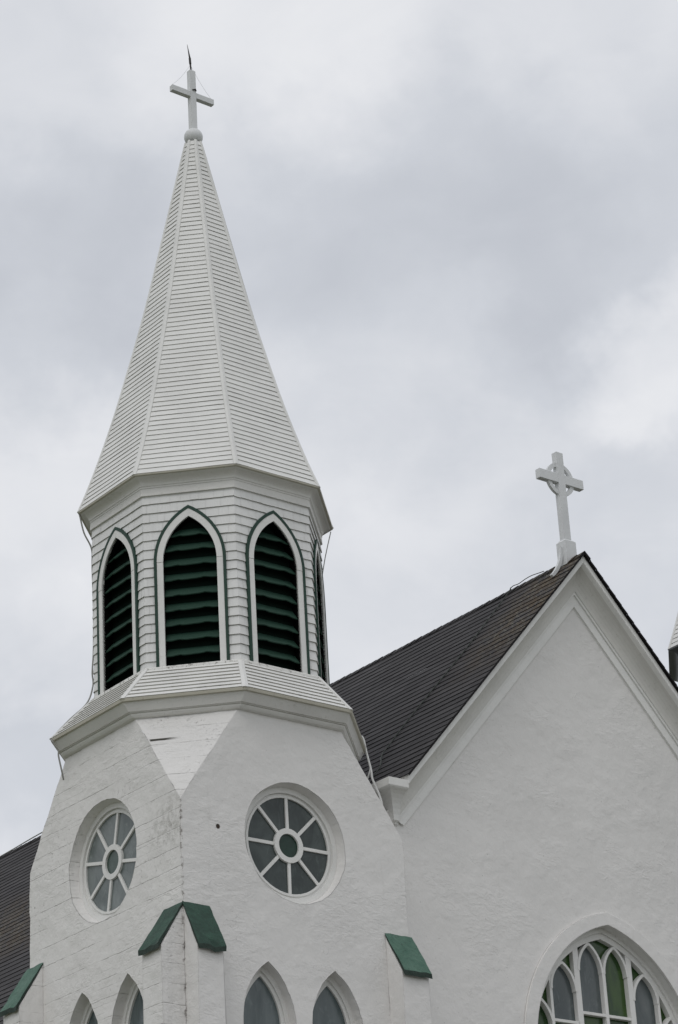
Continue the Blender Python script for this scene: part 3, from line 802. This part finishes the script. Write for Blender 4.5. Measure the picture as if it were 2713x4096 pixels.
# cornice return where the rake meets the eave
def ret(sg):
    mb = MB(); OP = [(0.0, 15.76), (0.375, 15.75), (0.40, 15.745), (0.40, 15.61), (0.375, 15.585)]
    for k in range(1, 8):
        a = PI / 2 * k / 7; OP.append((0.375 - 0.27 * math.sin(a), 15.585 - 0.40 * (1 - math.cos(a)) - 0.01 * k))
    OP += [(0.085, 15.10), (0.06, 15.095), (0.05, 15.06), (0.0, 15.055)]
    X0 = 2.81
    def q(o, z, st):
        x, y = ((X0 + 0.03, YW - o), (X0 - o, YW - o), (X0 - o, 3.2))[st]
        if sg < 0: x = 2 * XN - x
        return Vector((x, y, z))
    for (o, z), (o2, z2) in zip(OP, OP[1:]):
        for st in (0, 1): mb.F([q(o, z, st), q(o, z, st + 1), q(o2, z2, st + 1), q(o2, z2, st)])
    mb.F([q(o, z, 0) for o, z in OP]); mb.F([q(o, z, 2) for o, z in OP])
    return mb.build('cornice_return', M['trim'], church)
ret(1); ret(-1)

# ---- nave roof: courses of shingles on the two slopes, ridge caps
LAM = math.sqrt(1 + SL * SL); EXPO = 0.205
YB = 30.0
mb = MB()
def slope_pt(sg, s, y, up=0.0):
    return Vector((XN - sg * s / LAM - sg * up * SL / LAM, y, ZR + 0.03 - s * SL / LAM + up / LAM))
for sg in (1, -1):
    nc = int(13.4 / EXPO)
    for c in range(nc):
        s0, s1 = c * EXPO, (c + 1) * EXPO            # s1 is the butt edge
        y0 = -1.765 if s1 < 7.02 else (2.25 if sg > 0 else 2.95)
        y = y0
        step = 0.5
        n = int((YB - y0) / step) + 1
        def wv(y_, s_): return noise.noise(Vector((y_ * 0.9, s_ * 3.1, sg * 9.0))) * 0.020 + noise.noise(Vector((y_ * 3.7, s_ * 5.3, sg * 4.0))) * 0.007
        for i in range(n):
            ya, yb = y0 + (YB - y0) * i / n, y0 + (YB - y0) * (i + 1) / n
            a, b = wv(ya, s1), wv(yb, s1)
            lip = 0.012 + 0.005 * noise.noise(Vector((ya * 1.3, s1 * 7, 0)))
            lipb = 0.012 + 0.005 * noise.noise(Vector((yb * 1.3, s1 * 7, 0)))
            mb.F([slope_pt(sg, s0, ya), slope_pt(sg, s0, yb), slope_pt(sg, s1 + b, yb, lipb), slope_pt(sg, s1 + a, ya, lip)], 0,
                 [(ya, s0 + 1e-3), (yb, s0 + 1e-3), (yb, s1 - 1e-3), (ya, s1 - 1e-3)])
            mb.F([slope_pt(sg, s1 + a, ya, lip), slope_pt(sg, s1 + b, yb, lipb), slope_pt(sg, s1 + b, yb, -0.002), slope_pt(sg, s1 + a, ya, -0.002)], 1)
        mb.F([slope_pt(sg, s0, y0), slope_pt(sg, s1, y0, 0.012), slope_pt(sg, s1, y0, -0.03), slope_pt(sg, s0, y0, -0.03)], 1)
roof = mb.build('roof', [M['roof'], M['roof_edge']], church, merge=False)
mb = MB(); y = -1.77; rnd = random.Random(5)
while y < YB:
    y2 = y + 0.21; j = rnd.uniform(-.008, .012)
    lo, hi = 0.012, 0.028 + j * 0.6
    for sg in (1, -1):
        wd = 0.17 + rnd.uniform(-.01, .01)
        a = [slope_pt(sg, 0, y, hi), slope_pt(sg, wd, y, hi), slope_pt(sg, wd, y2 + .03, lo), slope_pt(sg, 0, y2 + .03, lo)]
        for q in (a[0], a[3]): q.x = XN
        mb.F(a, 0, [(y, .01), (y, .19), (y2, .19), (y2, .01)])
        b = [a[0], a[1], slope_pt(sg, wd, y, -.005), slope_pt(sg, 0, y, -.005)]; mb.F(b, 1)
        mb.F([a[1], a[2], slope_pt(sg, wd, y2 + .03, -.005), slope_pt(sg, wd, y, -.005)], 1)
    y = y2
mb.build('ridge_cap', [M['roof'], M['roof_edge']], roof, merge=False)
# nave walls under the roof
mb = MB()
for sg in (1, -1):
    xw = XN - sg * 8.2
    zt = ZR - 8.2 * SL - 0.05
    mb.F([(xw, 2.2, 0), (xw, YB - .3, 0), (xw, YB - .3, zt), (xw, 2.2, zt)])
    mb.F([(xw, 2.25, 0), (XN, 2.25, 0), (XN, 2.25, 9), (xw, 2.25, zt)])
mb.F([(XN - 8.2, YB - .3, 0), (XN + 8.2, YB - .3, 0), (XN + 8.2, YB - .3, zt), (XN, YB - .3, ZR - .05), (XN - 8.2, YB - .3, zt)])
mb.build('nave_wall', M['stucco'], church)

# ------------------------------------------------------------------ cross on the spire
cx, cy = BX, BY
cr = empty('cross', (cx, cy, 28.30))
tag(cr, 'plain white wooden cross on a ball at the very tip of the tall spire', 'cross')
mb = MB(); mb.box(cx - .066, cx + .066, cy - .05, cy + .05, 28.62, 29.952); mb.build('upright', M['cross'], cr, bevel=0.006)
mb = MB(); mb.box(cx - .475, cx - .0662, cy - .048, cy + .048, 29.345, 29.465); mb.box(cx + .0662, cx + .475, cy - .048, cy + .048, 29.345, 29.465); mb.build('crossbar', M['cross'], cr, bevel=0.005)
mb = MB(); N = 28
for i in range(N):
    for j in range(14):
        def S(i_, j_):
            a = 2 * PI * i_ / N; b = PI * (j_ / 14) ; r_ = 0.178
            return (cx + r_ * math.sin(b) * math.cos(a), cy + r_ * math.sin(b) * math.sin(a), 28.472 - 0.174 * math.cos(b))
        mb.F([S(i, j), S(i + 1, j), S(i + 1, j + 1), S(i, j + 1)])
mb.build('ball', M['cross'], cr, smooth=True)
mb = MB(); mb.tube([(cx - .02, cy - .052, 29.50), (cx + .035, cy - .075, 29.52), (cx + .06, cy - .055, 29.50)], 0.014); mb.build('bracket', M['iron'], cr)

rod = empty('lightning_rod', (cx, cy, 29.95))
tag(rod, 'thin dark iron lightning rod rising from the top of the spire cross', 'lightning rod')
mb = MB(); mb.tube([(cx, cy, 29.95), (cx - .012, cy, 30.12)], 0.017); mb.tube([(cx - .012, cy, 30.12), (cx - .02, cy, 30.25)], 0.023); mb.tube([(cx - .02, cy, 30.25), (cx - .07, cy, 30.545)], 0.018, taper=0.003)
mb.build('spike', M['iron'], rod)
for sg in (-1, 1):
    mb = MB(); pts = []
    for k in range(9):
        t_ = k / 8; pts.append((cx - .012 + (sg * .47 + .012) * t_, cy, 30.10 + (29.47 - 30.10) * t_ - 0.05 * math.sin(PI * t_)))
    mb.tube(pts, 0.0022, seg=5); mb.build('guy_wire', M['wire'], rod)

# ------------------------------------------------------------------ celtic cross on the gable
kx, ky = XN, -1.29
ce = empty('celtic_cross', (kx, ky, 20.9))
tag(ce, 'white ringed cross standing on the ridge at the gable peak', 'cross')
mb = MB(); mb.box(kx - .086, kx + .086, ky - .065, ky + .065, 21.30, 23.24); mb.build('upright', M['cross'], ce, bevel=0.006)
mb = MB()
for a, b in ((-.558, -.0865), (.0865, .558)): mb.box(kx + a, kx + b, ky - .062, ky + .062, 22.585, 22.775)
mb.build('crossbar', M['cross'], ce, bevel=0.005)
for q4 in range(4):
    mb = MB(); o_, i_ = [], []
    a0 = q4 * PI / 2
    for k in range(13):
        a = a0 + R(13) + (PI / 2 - R(26)) * k / 12
        o_.append((0.345 * math.cos(a), 22.68 + 0.345 * math.sin(a))); i_.append((0.26 * math.cos(a), 22.68 + 0.26 * math.sin(a)))
    fnc = lambda u, z, d_: Vector((kx + u, ky - d_, z))
    ring(mb, o_, i_, fnc, -0.03, 0.03)
    for k in range(12): mb.F([fnc(*o_[k], -.03), fnc(*o_[k + 1], -.03), fnc(*i_[k + 1], -.03), fnc(*i_[k], -.03)])
    mb.build('ring_arc', M['cross'], ce)
mb = MB()
mb.box(kx - .13, kx + .13, ky - .13, ky + .13, 20.8, 21.35)
b_, t_ = [(-.13, -.13), (.13, -.13), (.13, .13), (-.13, .13)], [(-.095, -.075), (.095, -.075), (.095, .075), (-.095, .075)]
for i in range(4):
    j = (i + 1) % 4
    mb.F([(kx + b_[i][0], ky + b_[i][1], 21.35), (kx + b_[j][0], ky + b_[j][1], 21.35), (kx + t_[j][0], ky + t_[j][1], 21.40), (kx + t_[i][0], ky + t_[i][1], 21.40)])
mb.build('plinth', M['cross'], ce)
for sg in (-1, 1):
    mb = MB(); o_, i_ = [], []
    for k in range(11):
        t_ = k / 10
        x = sg * (0.132 + 0.30 * t_ ** 2.2); z = 21.24 - 0.66 * t_
        o_.append((x + sg * 0.045, z + 0.012)); i_.append((x - sg * 0.012 if k < 10 else x, z - 0.02))
    fnc = lambda u, z, d_: Vector((kx + u, ky - d_, z))
    ring(mb, o_, i_, fnc, -0.03, 0.03)
    for k in range(10): mb.F([fnc(*o_[k], -.03), fnc(*o_[k + 1], -.03), fnc(*i_[k + 1], -.03), fnc(*i_[k], -.03)])
    mb.build('brace', M['cross'], ce)

# ------------------------------------------------------------------ cables
def smooth_path(pts, n=6):
    P = [Vector(p) for p in pts]; P = [P[0]] + P + [P[-1]]; out = []
    for i in range(1, len(P) - 2):
        for k in range(n):
            t_ = k / n; a, b, c_, d_ = P[i - 1], P[i], P[i + 1], P[i + 2]
            out.append(0.5 * ((2 * b) + (c_ - a) * t_ + (2 * a - 5 * b + 4 * c_ - d_) * t_ ** 2 + (3 * b - a - 3 * c_ + d_) * t_ ** 3))
    return out + [P[-2]]
def cable(pts, r_, mat, label):
    mb = MB(); mb.tube(smooth_path(pts), r_, seg=6)
    return tag(mb.build('cable', mat, smooth=True), label, 'cable')
cable([(-2.03, .84, 20.56), (-2.01, .83, 20.50), (-1.93, .83, 20.20), (-1.78, .83, 19.93), (-1.74, .88, 19.6), (-1.70, .92, 18.8), (-1.70, .94, 18.12), (-1.725, .95, 17.71), (-1.715, .95, 17.47), (-1.84, .95, 17.13),
       (-2.15, 1.0, 16.80), (-2.46, 1.05, 16.44), (-2.49, 1.0, 16.36), (-2.414, .95, 16.20), (-2.405, .95, 16.09), (-2.345, .95, 15.84), (-2.28, 1.0, 15.72)], 0.014, M['cable'],
      'thin pale cable looping from the spire eave down the left edge of the belfry')
cable([(2.13, -.88, 20.5), (1.98, -.84, 19.9), (1.90, -.80, 19.34), (1.91, -.80, 18.80), (1.96, -.80, 18.27), (1.945, -.80, 17.58), (2.0, -.85, 17.1)], 0.009, M['cable'],
      'thin cable hanging down the right edge of the louvred belfry')
cable([(2.44, -.92, 16.72), (2.479, -1.0, 16.656), (2.408, -1.15, 16.358), (2.201, -1.5, 15.886), (2.04, -1.72, 15.63), (2.06, -1.84, 15.33), (2.05, -1.92, 15.12)], 0.019, M['cable_white'],
      'short white cable dangling beside the skirt roof in front of the dark shingles')
cable([(2.19, -1.5, 15.90), (2.16, -1.5, 15.82), (2.145, -1.47, 15.74), (2.13, -1.42, 15.66)], 0.014, M['cable_white'],
      'small pale branch cable forking left from the white dangling cable')
rp = [slope_pt(1, 0.05, 0.25, .06), slope_pt(1, 0.4, .20, .045), slope_pt(1, 2.2, .11, .03), slope_pt(1, 3.1, .11, .03), slope_pt(1, 4.6, .10, .03), slope_pt(1, 5.2, .04, .03), slope_pt(1, 5.65, -.07, .045), slope_pt(1, 6.1, -.38, .045), slope_pt(1, 6.5, -.46, .045)]
cable(rp, 0.012, M['cable_dark'], 'dark green grey cable running down the shingled roof slope')
rc = [slope_pt(1, -0.0, y_, .075 + dz) for y_, dz in ((0.33, .0), (0.25, .02), (0.1, .0), (-.1, .035), (-.28, .04), (-.5, .0), (-.62, -.02))]
for q in rc: q.x = XN
cable(rc, 0.009, M['iron'], 'dark frayed wire looped over the ridge of the shingled roof')
cable([(cx + .17, cy + .05, 28.42), (cx + .235, cy + .06, 28.30), (cx + .25, cy + .06, 28.1), (cx + .255, cy + .07, 27.85), (cx + .35, cy + .08, 27.2)], 0.012, M['cable'],
      'short cable curving from the ball under the spire cross')
cable([Vector((XN, y_, ZR + .075 + dz)) for y_, dz in ((14.6, -.04), (15.5, .0), (16.6, .03), (17.8, .02), (19.0, -.02), (20.2, -.04))], 0.016, M['cable'],
      'thin pale wire lying on the far ridge left of the tower')
